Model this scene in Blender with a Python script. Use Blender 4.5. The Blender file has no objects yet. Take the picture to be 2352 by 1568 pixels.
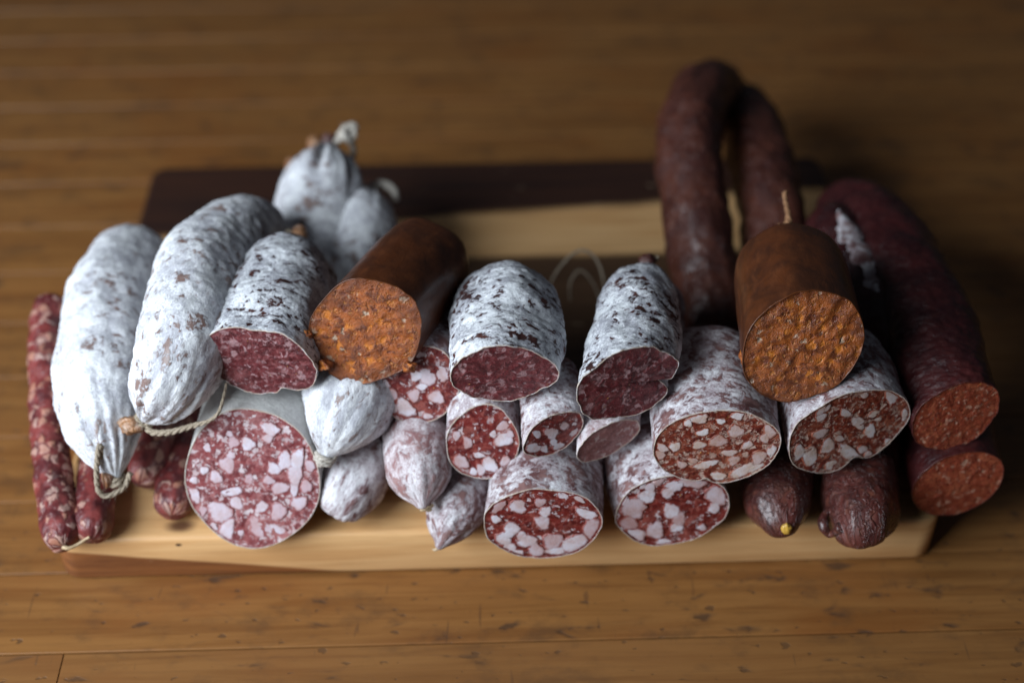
import bpy, math, random
import numpy as np

random.seed(7)
sc = bpy.context.scene
COL = sc.collection
R = math.radians

# ------------------------------------------------------------------ camera
# picture coordinates below are in a 2352 x 1568 copy of the photograph
W, H = 2352.0, 1568.0
LENS = 50.0
FPX = LENS / 36.0 * W
CAM = np.array([-0.0082, -0.443, 0.534])
PITCH, YAW = R(41.22), R(1.8)
FWD = np.array([math.sin(YAW) * math.cos(PITCH), math.cos(YAW) * math.cos(PITCH), -math.sin(PITCH)])
RGT = np.array([math.cos(YAW), -math.sin(YAW), 0.0])
UPV = np.cross(RGT, FWD)


def project(p):
    d = np.asarray(p) - CAM
    z = d @ FWD
    return np.stack([W / 2 + FPX * (d @ RGT) / z, H / 2 - FPX * (d @ UPV) / z], -1)


def ray(u, v):
    return FWD + RGT * (u - W / 2) / FPX - UPV * (v - H / 2) / FPX


def px(u, v, z):
    """the point at height z that is seen at picture position u, v"""
    d = ray(u, v)
    return CAM + d * ((z - CAM[2]) / d[2])


cam_data = bpy.data.cameras.new('camera')
cam = bpy.data.objects.new('camera', cam_data)
COL.objects.link(cam)
cam.location = CAM
cam.rotation_euler = (math.pi / 2 - PITCH, 0, -YAW)
cam_data.lens = LENS
cam_data.sensor_width = 36.0
cam_data.clip_start = 0.02
cam_data.clip_end = 50
cam_data.dof.use_dof = True
cam_data.dof.focus_distance = float((px(1157, 840, 0.125) - CAM) @ FWD)
cam_data.dof.aperture_fstop = 3.3
cam_data.dof.aperture_blades = 0
sc.camera = cam

# ------------------------------------------------------------------ light
world = bpy.data.worlds.new('World')
sc.world = world
world.use_nodes = True
world.node_tree.nodes['Background'].inputs[0].default_value = (0.55, 0.62, 0.75, 1)
world.node_tree.nodes['Background'].inputs[1].default_value = 0.04


def area_light(name, loc, target, size, size_y, power, color):
    ld = bpy.data.lights.new(name, 'AREA')
    ld.shape = 'RECTANGLE'
    ld.size, ld.size_y = size, size_y
    ld.energy = power
    ld.color = color
    o = bpy.data.objects.new(name, ld)
    COL.objects.link(o)
    o.location = loc
    d = np.array(target) - np.array(loc)
    d = d / np.linalg.norm(d)
    o.rotation_euler = (math.acos(-d[2]), 0, math.atan2(d[1], d[0]) - math.pi / 2)
    return o


area_light('window_light', (-0.78, -0.46, 0.60), (0.0, 0.06, 0.05), 0.70, 0.75, 22.5, (0.82, 0.91, 1.0))

sc.view_settings.view_transform = 'Standard'
sc.view_settings.look = 'None'
sc.view_settings.exposure = 0.0
sc.view_settings.gamma = 1.0

# ------------------------------------------------------------------ noise in numpy
_rng = np.random.RandomState(3)
_perm = _rng.permutation(256)
_perm = np.concatenate([_perm, _perm, _perm])
_g = _rng.normal(size=(256, 3))
_g /= np.linalg.norm(_g, axis=1)[:, None]


def perlin(p):
    p = np.asarray(p, float)
    i = np.floor(p).astype(int)
    f = p - i
    u = f * f * f * (f * (f * 6 - 15) + 10)
    i &= 255
    out = 0
    for dx in (0, 1):
        wx = u[..., 0] if dx else 1 - u[..., 0]
        for dy in (0, 1):
            wy = u[..., 1] if dy else 1 - u[..., 1]
            for dz in (0, 1):
                wz = u[..., 2] if dz else 1 - u[..., 2]
                h = _perm[_perm[_perm[(i[..., 0] + dx) & 255] + ((i[..., 1] + dy) & 255)] + ((i[..., 2] + dz) & 255)]
                g = _g[h]
                out = out + wx * wy * wz * (g[..., 0] * (f[..., 0] - dx) + g[..., 1] * (f[..., 1] - dy) + g[..., 2] * (f[..., 2] - dz))
    return out * 1.6


def fbm(p, octs=3):
    a, s, k = 1.0, 0, 1.0
    for _ in range(octs):
        s = s + a * perlin(p * k)
        a *= 0.5
        k *= 2.03
    return s


def pchip(x, xp, yp):
    xp, yp = np.asarray(xp, float), np.asarray(yp, float)
    h = np.diff(xp)
    d = np.diff(yp) / h
    m = np.zeros(len(xp))
    for k in range(1, len(xp) - 1):
        if d[k - 1] * d[k] > 0:
            m[k] = 2 / (1 / d[k - 1] + 1 / d[k])
    m[0], m[-1] = d[0], d[-1]
    x = np.clip(x, xp[0], xp[-1])
    i = np.clip(np.searchsorted(xp, x, 'right') - 1, 0, len(h) - 1)
    t = (x - xp[i]) / h[i]
    return ((2 * t**3 - 3 * t**2 + 1) * yp[i] + (t**3 - 2 * t**2 + t) * h[i] * m[i]
            + (-2 * t**3 + 3 * t**2) * yp[i + 1] + (t**3 - t**2) * h[i] * m[i + 1])


# ------------------------------------------------------------------ materials
class NT:
    def __init__(self, name):
        self.m = bpy.data.materials.new(name)
        self.m.use_nodes = True
        self.t = self.m.node_tree
        self.t.nodes.clear()
        self.out = self.t.nodes.new('ShaderNodeOutputMaterial')
        self.bsdf = self.t.nodes.new('ShaderNodeBsdfPrincipled')
        self.t.links.new(self.bsdf.outputs[0], self.out.inputs[0])

    def n(self, kind, **kw):
        nd = self.t.nodes.new('ShaderNode' + kind)
        for k, v in kw.items():
            setattr(nd, k, v)
        return nd

    def put(self, sock, val):
        if isinstance(val, bpy.types.NodeSocket):
            self.t.links.new(val, sock)
        elif isinstance(val, (tuple, list)) and len(val) == 3 and sock.type == 'RGBA':
            sock.default_value = (*val, 1)
        else:
            sock.default_value = val

    def set(self, name, val):
        self.put(self.bsdf.inputs[name], val)

    def attr(self, name='tub'):
        return self.n('Attribute', attribute_name=name)

    def math(self, op, a, b=0.0, c=0.0, clamp=False):
        nd = self.n('Math', operation=op, use_clamp=clamp)
        for k, v in enumerate((a, b, c)):
            self.put(nd.inputs[k], v)
        return nd.outputs[0]

    def vmath(self, op, a, b):
        nd = self.n('VectorMath', operation=op)
        self.put(nd.inputs[0], a)
        if op == 'SCALE':
            self.put(nd.inputs[3], b)
        else:
            self.put(nd.inputs[1], b)
        return nd.outputs[0]

    def noise(self, vec, scale, detail=4, rough=0.55, dist=0.0):
        nd = self.n('TexNoise')
        self.put(nd.inputs['Vector'], vec)
        for k, v in (('Scale', scale), ('Detail', detail), ('Roughness', rough), ('Distortion', dist)):
            self.put(nd.inputs[k], v)
        return nd

    def ramp(self, val, lo, hi, a=0.0, b=1.0, smooth=True):
        nd = self.n('MapRange', interpolation_type='SMOOTHSTEP' if smooth else 'LINEAR')
        self.put(nd.inputs['Value'], val)
        self.put(nd.inputs['From Min'], lo)
        self.put(nd.inputs['From Max'], hi)
        self.put(nd.inputs['To Min'], a)
        self.put(nd.inputs['To Max'], b)
        return nd.outputs[0]

    def mix(self, fac, a, b, mode='MIX'):
        nd = self.n('Mix', data_type='RGBA', blend_type=mode)
        self.put(nd.inputs[0], fac)
        self.put(nd.inputs[6], a)
        self.put(nd.inputs[7], b)
        return nd.outputs[2]

    def voro(self, vec, scale, feature='F1', rand=1.0):
        nd = self.n('TexVoronoi', feature=feature)
        self.put(nd.inputs['Vector'], vec)
        self.put(nd.inputs['Scale'], scale)
        self.put(nd.inputs['Randomness'], rand)
        return nd

    def bump(self, height, dist=0.001, strength=1.0, prev=None):
        nd = self.n('Bump')
        self.put(nd.inputs['Height'], height)
        self.put(nd.inputs['Distance'], dist)
        self.put(nd.inputs['Strength'], strength)
        if prev is not None:
            self.put(nd.inputs['Normal'], prev)
        return nd.outputs[0]


def mat_mould(name, white, grey, skin, skin2, spot, soft, patch, stretch=1.7, fine=0.5, spot_scale=170.0, grain=0.35):
    """cured casing under white mould; spot = share of bare skin, soft = how gradually the mould thins out"""
    t = NT(name)
    tub = t.attr().outputs['Vector']
    v = t.vmath('MULTIPLY', tub, (1.0, 1.0, stretch))
    wob = t.noise(tub, 110, 3).outputs['Color']
    v = t.vmath('ADD', v, t.vmath('SCALE', t.vmath('SUBTRACT', wob, (0.5, 0.5, 0.5)), 0.008))
    n1 = t.noise(v, spot_scale, 5, 0.58, 0.3).outputs[0]
    n2 = t.noise(tub, 38, 3, 0.5).outputs[0]
    n3 = t.noise(tub, 1000, 4, 0.7).outputs[0]
    n4 = t.noise(v, 430, 5, 0.65, 0.4).outputs[0]
    n5 = t.noise(tub, 85, 4, 0.6).outputs[0]
    val = t.math('ADD', n1, t.math('MULTIPLY', t.math('SUBTRACT', n2, 0.5), patch))
    val = t.math('ADD', val, t.math('MULTIPLY', t.math('SUBTRACT', n3, 0.5), 0.16))
    val = t.math('ADD', val, t.math('MULTIPLY', t.math('SUBTRACT', n4, 0.5), grain))
    th = 0.72 - spot
    bare = t.ramp(val, th - soft * 0.5, th + soft * 0.5)
    thin = t.ramp(val, th - soft * 0.5 - 0.16, th + 0.02)
    small = t.ramp(t.math('ADD', n4, t.math('MULTIPLY', t.math('SUBTRACT', n2, 0.5), 0.3)), 0.59, 0.67)
    bare = t.math('MAXIMUM', bare, t.math('MULTIPLY', small, fine))
    powder = t.ramp(t.math('ADD', n3, t.math('MULTIPLY', t.math('SUBTRACT', n5, 0.5), 0.9)), 0.30, 0.62)
    wcol = t.mix(powder, grey, white)
    wcol = t.mix(t.math('MULTIPLY', thin, 0.75), wcol, grey)
    scol = t.mix(t.ramp(t.noise(tub, 120, 3).outputs[0], 0.35, 0.65), skin, skin2)
    col = t.mix(bare, wcol, scol)
    rim = t.math('MULTIPLY', t.attr('rim').outputs['Fac'], t.ramp(n4, 0.35, 0.6, 0.35, 1.0))
    col = t.mix(rim, col, (0.52, 0.42, 0.34))
    t.set('Base Color', col)
    t.set('Roughness', t.ramp(bare, 0, 1, 0.92, 0.50))
    t.set('Specular IOR Level', t.ramp(bare, 0, 1, 0.12, 0.4))
    hgt = t.math('ADD', t.math('MULTIPLY', t.math('SUBTRACT', 1.0, bare), 0.45), t.math('MULTIPLY', n3, 0.22))
    hgt = t.math('ADD', hgt, t.math('ADD', t.math('MULTIPLY', n4, 0.55), t.math('MULTIPLY', n1, 0.9)))
    t.set('Normal', t.bump(hgt, 0.0015, 0.55))
    return t.m


def meat_colour(t, p, lean, lean2, pink, s):
    a = t.noise(t.vmath('MULTIPLY', p, (1.0, 1.6, 1.0)), 130 * s, 5, 0.6, 0.6).outputs[0]
    b = t.noise(p, 420 * s, 4, 0.6, 0.4).outputs[0]
    c = t.mix(t.ramp(a, 0.35, 0.65), lean, lean2)
    c = t.mix(t.math('MULTIPLY', t.ramp(b, 0.48, 0.66), 0.7), c, pink)
    g = t.noise(t.vmath('ADD', p, (0.0, 5.0, 2.0)), 75 * s, 5, 0.65, 0.8).outputs[0]
    return t.mix(t.math('MULTIPLY', t.ramp(g, 0.50, 0.66), 0.65), c, pink), a, b


def mat_cut(name, lean, lean2, pink, fat, fats, s=1.0, rough=0.38, spice=(0.55, 0.30, 0.06), bumpd=0.0005, sss=0.12):
    """cut face of a cured sausage; fats = list of (voronoi scale, share of cells that are fat, edge)"""
    t = NT(name)
    p0 = t.attr().outputs['Vector']
    wob = t.noise(p0, 260, 3).outputs['Color']
    p = t.vmath('ADD', p0, t.vmath('SCALE', t.vmath('SUBTRACT', wob, (0.5, 0.5, 0.5)), 0.0065))
    col, a, b = meat_colour(t, p0, lean, lean2, pink, s)
    total = None
    for k, (scale, share, edge) in enumerate(fats):
        q = t.vmath('ADD', p, (0.31 * k, 0.17 * k, 0.05 * k))
        cell = t.voro(q, scale)
        de = t.voro(q, scale, 'DISTANCE_TO_EDGE')
        rnd = t.n('SeparateColor')
        t.put(rnd.inputs[0], cell.outputs['Color'])
        isf = t.math('LESS_THAN', rnd.outputs[0], share)
        shade = t.ramp(de.outputs['Distance'], edge, edge + 0.22)
        f = t.math('MULTIPLY', t.math('MULTIPLY', isf, shade), t.ramp(rnd.outputs[1], 0, 1, 0.45, 1.0, False))
        total = f if total is None else t.math('MAXIMUM', total, f)
    fine = t.noise(p0, 1500, 3, 0.6).outputs[0]
    fcol = t.mix(t.math('MULTIPLY', t.noise(p0, 200, 3).outputs[0], 0.5), fat, pink)
    col = t.mix(t.math('MULTIPLY', total, 0.92), col, fcol)
    sp = t.math('GREATER_THAN', t.noise(t.vmath('ADD', p0, (2.0, 1.0, 0.0)), 500, 2).outputs[0], 0.735)
    col = t.mix(t.math('MULTIPLY', sp, 0.8), col, spice)
    pore = t.ramp(t.noise(t.vmath('ADD', p0, (4.0, 2.0, 0.0)), 620, 2, 0.5).outputs[0], 0.70, 0.76)
    col = t.mix(t.math('MULTIPLY', pore, 0.75), col, (0.035, 0.006, 0.006))
    t.set('Base Color', col)
    t.set('Roughness', t.ramp(fine, 0.3, 0.7, rough - 0.08, rough + 0.16))
    t.set('Specular IOR Level', 0.45)
    t.set('Subsurface Weight', sss)
    t.set('Subsurface Radius', (0.004, 0.0015, 0.001))
    t.set('Subsurface Scale', 0.6)
    h = t.math('ADD', t.math('MULTIPLY', a, 0.8), t.math('MULTIPLY', b, 0.7))
    h = t.math('ADD', h, t.math('ADD', t.math('MULTIPLY', fine, 0.35), t.math('MULTIPLY', total, 0.15)))
    h = t.math('SUBTRACT', h, t.math('MULTIPLY', pore, 0.6))
    t.set('Normal', t.bump(h, bumpd * 2, 0.7))
    return t.m


def mat_fat(name, fat, fat2, lean, lean2, pink, s):
    """fat in a cut face; at its rim it passes into the same meat as the face around it"""
    t = NT(name)
    p = t.attr().outputs['Vector']
    e = t.attr('edge').outputs['Fac']
    meat, a, b = meat_colour(t, p, lean, lean2, pink, s)
    n = t.noise(p, 620, 4, 0.62, 0.3).outputs[0]
    big = t.noise(p, 150, 3).outputs[0]
    fine = t.noise(p, 1500, 3, 0.6).outputs[0]
    core = t.ramp(t.math('ADD', e, t.math('MULTIPLY', t.math('SUBTRACT', n, 0.5), 1.1)), 0.10, 0.62)
    c = t.mix(t.ramp(big, 0.38, 0.65), fat, fat2)
    c = t.mix(t.math('MULTIPLY', t.attr('tone').outputs['Fac'], 0.55), c, pink)
    c = t.mix(t.math('MULTIPLY', t.ramp(n, 0.56, 0.74), 0.30), c, pink)
    meat = t.mix(0.40, meat, pink)
    t.set('Base Color', t.mix(t.math('MULTIPLY', core, 0.93), meat, c))
    t.set('Roughness', t.ramp(fine, 0.3, 0.7, 0.30, 0.50))
    t.set('Specular IOR Level', 0.45)
    t.set('Subsurface Weight', 0.25)
    t.set('Subsurface Radius', (0.004, 0.002, 0.0016))
    t.set('Subsurface Scale', 0.6)
    h = t.math('ADD', t.math('MULTIPLY', a, 0.5), t.math('ADD', t.math('MULTIPLY', n, 0.5), t.math('MULTIPLY', fine, 0.35)))
    t.set('Normal', t.bump(h, 0.0008, 0.6))
    return t.m


def mat_crumb(name):
    """soft orange spreadable sausage: coarse crumbly paste with fat and meat bits"""
    t = NT(name)
    p = t.attr().outputs['Vector']
    a = t.noise(p, 190, 6, 0.66, 0.4).outputs[0]
    f = t.noise(p, 1300, 5, 0.7).outputs[0]
    g = t.noise(t.vmath('ADD', p, (1.0, 3.0, 0.0)), 70, 3, 0.5).outputs[0]
    col = t.mix(t.ramp(a, 0.34, 0.60), (0.120, 0.027, 0.011), (0.40, 0.100, 0.018))
    col = t.mix(t.math('MULTIPLY', t.ramp(f, 0.45, 0.7), 0.45), col, (0.50, 0.19, 0.045))
    col = t.mix(t.math('MULTIPLY', t.ramp(g, 0.52, 0.68), 0.45), col, (0.125, 0.032, 0.012))
    bits = None
    wob = t.vmath('SCALE', t.vmath('SUBTRACT', t.noise(p, 330, 3).outputs['Color'], (0.5, 0.5, 0.5)), 0.006)
    for k, (scale, share, c, op) in enumerate([(300, 0.34, (0.115, 0.022, 0.012), 0.75), (220, 0.40, (0.64, 0.195, 0.022), 0.95), (480, 0.30, (0.52, 0.20, 0.05), 0.7), (300, 0.09, (0.66, 0.50, 0.36), 0.85)]):
        q = t.vmath('ADD', t.vmath('ADD', p, wob), (0.7 * k, 0.3 * k, 0.0))
        cell = t.voro(q, scale)
        sep = t.n('SeparateColor')
        t.put(sep.inputs[0], cell.outputs['Color'])
        m_ = t.math('MULTIPLY', t.math('LESS_THAN', sep.outputs[0], share), t.ramp(cell.outputs['Distance'], 0.56, 0.16))
        col = t.mix(t.math('MULTIPLY', m_, op), col, c)
        bits = m_ if bits is None else t.math('ADD', bits, m_)
    rim = t.attr('edge').outputs['Fac']
    col = t.mix(t.math('MULTIPLY', t.ramp(rim, 0.70, 1.0), 0.55), col, (0.125, 0.034, 0.012))
    t.set('Base Color', col)
    t.set('Roughness', t.ramp(f, 0.3, 0.7, 0.26, 0.48))
    t.set('Specular IOR Level', 0.45)
    t.set('Subsurface Weight', 0.08)
    t.set('Subsurface Radius', (0.004, 0.0015, 0.0006))
    t.set('Subsurface Scale', 0.5)
    h = t.math('ADD', t.math('MULTIPLY', a, 1.3), t.math('ADD', t.math('MULTIPLY', bits, 0.40), t.math('MULTIPLY', f, 0.55)))
    t.set('Normal', t.bump(h, 0.0017, 0.65))
    return t.m


def mat_casing(name, c1, c2, c3, rough, coat, wr=1.0, stretch=0.5, spec=0.5, bloom=0.0):
    """smooth or wrinkled bare casing without mould"""
    t = NT(name)
    tub = t.attr().outputs['Vector']
    v = t.vmath('MULTIPLY', tub, (1.0, 1.0, stretch))
    a = t.noise(tub, 60, 4, 0.6, 0.4).outputs[0]
    b = t.noise(v, 260, 5, 0.6).outputs[0]
    w = t.noise(v, 170, 3, 0.5, 1.2).outputs[0]
    crease = t.math('SUBTRACT', 1.0, t.ramp(t.math('ABSOLUTE', t.math('SUBTRACT', w, 0.5)), 0.0, 0.06))
    col = t.mix(t.ramp(a, 0.35, 0.65), c1, c2)
    col = t.mix(t.math('MULTIPLY', t.ramp(b, 0.5, 0.72), 0.6), col, c3)
    f = t.noise(tub, 900, 3, 0.6).outputs[0]
    if bloom:
        col = t.mix(t.math('MULTIPLY', t.ramp(t.math('ADD', t.noise(tub, 160, 5, 0.65).outputs[0], t.math('MULTIPLY', f, 0.1)), 0.66, 0.78), bloom), col, (0.45, 0.42, 0.42))
    col = t.mix(t.attr('rim').outputs['Fac'], col, c3)
    t.set('Base Color', col)
    t.set('Roughness', t.ramp(b, 0.3, 0.7, rough - 0.06, rough + 0.12))
    t.set('Specular IOR Level', spec)
    t.set('Coat Weight', coat)
    t.set('Coat Roughness', 0.28)
    h = t.math('ADD', t.math('MULTIPLY', b, 0.7), t.math('MULTIPLY', f, 0.12))
    h = t.math('SUBTRACT', h, t.math('MULTIPLY', crease, 0.35 * wr))
    t.set('Normal', t.bump(h, 0.0011, 0.6 * wr))
    return t.m


def mat_stick(name):
    """thin dry sausage in clear casing, fat showing through"""
    t = NT(name)
    p0 = t.attr().outputs['Vector']
    wob = t.noise(p0, 240, 3).outputs['Color']
    p = t.vmath('ADD', p0, t.vmath('SCALE', t.vmath('SUBTRACT', wob, (0.5, 0.5, 0.5)), 0.006))
    cell = t.voro(p, 210)
    de = t.voro(p, 210, 'DISTANCE_TO_EDGE')
    sep = t.n('SeparateColor')
    t.put(sep.inputs[0], cell.outputs['Color'])
    f = t.math('MULTIPLY', t.math('LESS_THAN', sep.outputs[0], 0.42), t.ramp(de.outputs['Distance'], 0.0, 0.22))
    n = t.noise(p0, 150, 4).outputs[0]
    lean = t.mix(t.ramp(n, 0.35, 0.65), (0.085, 0.014, 0.016), (0.21, 0.038, 0.034))
    fat = t.mix(sep.outputs[1], (0.50, 0.33, 0.28), (0.44, 0.19, 0.12))
    col = t.mix(t.math('MULTIPLY', f, 0.8), lean, fat)
    col = t.mix(t.math('MULTIPLY', t.ramp(t.noise(p0, 380, 4).outputs[0], 0.55, 0.75), 0.4), col, (0.42, 0.30, 0.29))
    t.set('Base Color', col)
    t.set('Roughness', 0.42)
    t.set('Specular IOR Level', 0.5)
    h = t.math('ADD', t.math('MULTIPLY', f, -0.5), t.math('ADD', n, t.math('MULTIPLY', t.noise(p0, 700, 3).outputs[0], 0.3)))
    t.set('Normal', t.bump(h, 0.0013, 0.7))
    return t.m


def mat_twine(name, c1, c2):
    t = NT(name)
    p = t.n('TexCoord').outputs['Object']
    n = t.noise(p, 1400, 4, 0.7).outputs[0]
    t.set('Base Color', t.mix(t.ramp(n, 0.3, 0.7), c1, c2))
    t.set('Roughness', 0.95)
    t.set('Specular IOR Level', 0.1)
    t.set('Normal', t.bump(n, 0.0006, 0.8))
    return t.m


def mat_table():
    t = NT('oiled_pine')
    tc = t.n('TexCoord').outputs['Object']
    rnd = t.n('ObjectInfo').outputs['Random']
    off = t.n('CombineXYZ')
    t.put(off.inputs[0], t.math('MULTIPLY', rnd, 7.0))
    t.put(off.inputs[1], t.math('MULTIPLY', rnd, 3.0))
    p = t.vmath('ADD', tc, off.outputs[0])
    g = t.vmath('MULTIPLY', p, (0.06, 1.0, 1.0))
    a = t.noise(g, 130, 6, 0.6, 0.8).outputs[0]
    g2 = t.vmath('MULTIPLY', p, (0.03, 1.0, 1.0))
    b = t.noise(g2, 520, 4, 0.6).outputs[0]
    patch = t.noise(t.vmath('MULTIPLY', p, (0.5, 1.0, 1.0)), 16, 4, 0.55).outputs[0]
    col = t.mix(t.ramp(a, 0.35, 0.68), (0.270, 0.120, 0.035), (0.185, 0.074, 0.020))
    col = t.mix(t.math('MULTIPLY', t.ramp(b, 0.5, 0.75), 0.28), col, (0.12, 0.052, 0.018))
    col = t.mix(t.math('MULTIPLY', t.ramp(patch, 0.48, 0.72), 0.65), col, (0.21, 0.070, 0.014))
    d = t.noise(t.vmath('MULTIPLY', p, (0.42, 1.0, 1.0)), 105, 3, 0.5, 0.5).outputs[0]
    d2 = t.noise(t.vmath('MULTIPLY', t.vmath('ADD', p, (3.3, 1.7, 0)), (0.5, 1.0, 1.0)), 230, 2, 0.5).outputs[0]
    dent = t.math('MAXIMUM', t.math('MULTIPLY', t.ramp(d, 0.645, 0.71), 0.8), t.math('MULTIPLY', t.ramp(d2, 0.66, 0.71), 0.8))
    smudge = t.ramp(d, 0.58, 0.70)
    col = t.mix(t.math('MULTIPLY', smudge, 0.40), col, (0.085, 0.042, 0.022))
    col = t.mix(t.math('MULTIPLY', dent, 0.75), col, (0.045, 0.028, 0.020))
    blot = t.noise(t.vmath('MULTIPLY', p, (0.7, 1.0, 1.0)), 42, 5, 0.65).outputs[0]
    col = t.mix(t.math('MULTIPLY', t.ramp(blot, 0.50, 0.70), 0.5), col, (0.085, 0.042, 0.020))
    scr = t.noise(t.vmath('MULTIPLY', p, (1.0, 0.10, 1.0)), 260, 2, 0.5, 0.6).outputs[0]
    col = t.mix(t.math('MULTIPLY', t.ramp(scr, 0.70, 0.74), 0.5), col, (0.07, 0.035, 0.02))
    col = t.mix(t.ramp(rnd, 0, 1, 0.0, 0.32, False), col, (0.19, 0.090, 0.032))
    t.set('Base Color', col)
    t.set('Roughness', t.ramp(patch, 0.3, 0.7, 0.32, 0.48))
    t.set('Specular IOR Level', 0.4)
    h = t.math('SUBTRACT', t.math('MULTIPLY', b, 0.25), t.math('MULTIPLY', dent, 0.5))
    t.set('Normal', t.bump(h, 0.0008, 0.5))
    return t.m


def mat_board():
    t = NT('acacia')
    tc = t.n('TexCoord').outputs['Object']
    sp = t.n('SeparateXYZ')
    t.put(sp.inputs[0], tc)
    x, y, z = sp.outputs
    g = t.vmath('MULTIPLY', tc, (0.07, 1.0, 1.0))
    a = t.noise(g, 120, 6, 0.6, 0.7).outputs[0]
    b = t.noise(t.vmath('MULTIPLY', tc, (0.035, 1.0, 1.0)), 560, 4, 0.6).outputs[0]
    light = t.mix(t.ramp(a, 0.35, 0.7), (0.70, 0.42, 0.190), (0.57, 0.305, 0.120))
    light = t.mix(t.math('MULTIPLY', t.ramp(b, 0.5, 0.75), 0.35), light, (0.22, 0.10, 0.035))
    dark = t.mix(t.ramp(a, 0.35, 0.7), (0.044, 0.018, 0.011), (0.020, 0.009, 0.007))
    red = t.mix(t.ramp(a, 0.35, 0.7), (0.25, 0.090, 0.026), (0.13, 0.042, 0.013))
    wav = t.math('MULTIPLY', t.math('SUBTRACT', t.noise(t.vmath('MULTIPLY', tc, (0.35, 1.0, 0.3)), 14, 3).outputs[0], 0.5), 0.03)
    # heartwood band along the back edge, its border running obliquely
    edge1 = t.math('ADD', t.math('ADD', y, wav), t.math('MULTIPLY', x, -0.085))
    back = t.ramp(edge1, 0.247, 0.255)
    # second dark band in the middle of the board
    mid = t.math('MULTIPLY', t.ramp(t.math('ADD', y, t.math('MULTIPLY', wav, 0.4)), 0.213, 0.207), t.ramp(t.math('ADD', y, wav), 0.085, 0.095))
    col = t.mix(t.math('MAXIMUM', back, t.math('MULTIPLY', mid, 0.92)), light, dark)
    # reddish heartwood wedge at the low left corner of the front edge
    wedge = t.math('ADD', t.math('MULTIPLY', t.math('ADD', x, 0.215), -0.145), 0.0225)
    wz = t.math('SUBTRACT', t.math('ADD', wedge, t.math('MULTIPLY', wav, 0.22)), z)
    col = t.mix(t.math('MULTIPLY', t.ramp(wz, -0.0006, 0.0012), t.ramp(y, 0.05, 0.02)), col, red)
    kn = t.vmath('SUBTRACT', tc, (-0.150, 0.008, 0.028))
    kd = t.n('VectorMath', operation='LENGTH')
    t.put(kd.inputs[0], t.vmath('MULTIPLY', kn, (0.55, 1.0, 0.3)))
    kr = t.math('ADD', kd.outputs['Value'], t.math('MULTIPLY', t.math('SUBTRACT', a, 0.5), 0.004))
    col = t.mix(t.math('MULTIPLY', t.ramp(kr, 0.0055, 0.0015), 0.9), col, (0.060, 0.018, 0.010))
    kn2 = t.vmath('SUBTRACT', tc, (-0.1505, -0.0005, 0.0235))
    kd2 = t.n('VectorMath', operation='LENGTH')
    t.put(kd2.inputs[0], t.vmath('MULTIPLY', kn2, (0.6, 0.3, 1.0)))
    col = t.mix(t.ramp(kd2.outputs['Value'], 0.0012, 0.0006), col, (0.02, 0.01, 0.008))
    scr = t.ramp(t.noise(t.vmath('MULTIPLY', tc, (0.25, 1.0, 1.0)), 300, 3).outputs[0], 0.70, 0.76)
    col = t.mix(t.math('MULTIPLY', scr, 0.35), col, (0.62, 0.45, 0.28))
    t.set('Base Color', col)
    t.set('Roughness', t.ramp(a, 0.3, 0.7, 0.38, 0.52))
    t.set('Specular IOR Level', 0.42)
    t.set('Normal', t.bump(t.math('ADD', t.math('MULTIPLY', a, 0.3), b), 0.0005, 0.45))
    return t.m


M = {}
M['white'] = mat_mould('white_mould_thick', (0.82, 0.83, 0.84), (0.49, 0.49, 0.53), (0.32, 0.25, 0.23), (0.20, 0.12, 0.10), 0.095, 0.09, 0.34, 1.5, 0.40, 130, 0.45)
M['spot'] = mat_mould('white_mould_spotted', (0.76, 0.78, 0.80), (0.36, 0.36, 0.40), (0.035, 0.014, 0.013), (0.075, 0.023, 0.017), 0.130, 0.035, 0.42, 1.55, 0.80, 175, 0.36)
M['thin'] = mat_mould('white_mould_thin', (0.76, 0.75, 0.77), (0.38, 0.31, 0.33), (0.13, 0.055, 0.055), (0.25, 0.135, 0.125), 0.160, 0.15, 0.42, 1.3, 0.60, 160, 0.60)
M['smooth'] = mat_mould('white_mould_even', (0.72, 0.71, 0.68), (0.56, 0.54, 0.52), (0.42, 0.34, 0.28), (0.36, 0.26, 0.2), 0.02, 0.10, 0.15, 1.2, 0.15, 120, 0.3)
M['pink'] = mat_mould('white_mould_worn', (0.72, 0.69, 0.71), (0.42, 0.32, 0.33), (0.25, 0.12, 0.12), (0.33, 0.18, 0.17), 0.140, 0.17, 0.36, 1.2, 0.50, 140, 0.70)
FATC = (0.74, 0.69, 0.71)
M['cut_fine'] = mat_cut('cut_fine', (0.064, 0.007, 0.010), (0.130, 0.017, 0.021), (0.24, 0.070, 0.072), (0.46, 0.30, 0.31), [(430, 0.30, 0.02), (230, 0.16, 0.04)], 1.2, 0.34, bumpd=0.0008)
M['cut_pink'] = mat_cut('cut_pink', (0.125, 0.014, 0.018), (0.235, 0.042, 0.044), (0.41, 0.16, 0.155), FATC, [(330, 0.30, 0.02), (620, 0.25, 0.02)], 0.9, 0.38)
M['cut_red'] = mat_cut('cut_red', (0.080, 0.006, 0.007), (0.175, 0.018, 0.015), (0.33, 0.090, 0.070), FATC, [(360, 0.18, 0.02), (620, 0.16, 0.02)], 1.0, 0.34)
M['cut_paprika'] = mat_cut('cut_paprika', (0.090, 0.009, 0.007), (0.19, 0.026, 0.013), (0.36, 0.115, 0.065), (0.62, 0.50, 0.42), [(330, 0.40, 0.03), (600, 0.30, 0.03)], 1.1, 0.34, bumpd=0.0008)
M['cut_dull'] = mat_cut('cut_dull', (0.18, 0.060, 0.055), (0.28, 0.11, 0.10), (0.40, 0.22, 0.21), (0.50, 0.40, 0.38), [(330, 0.25, 0.03)], 1.0, 0.5)
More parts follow.
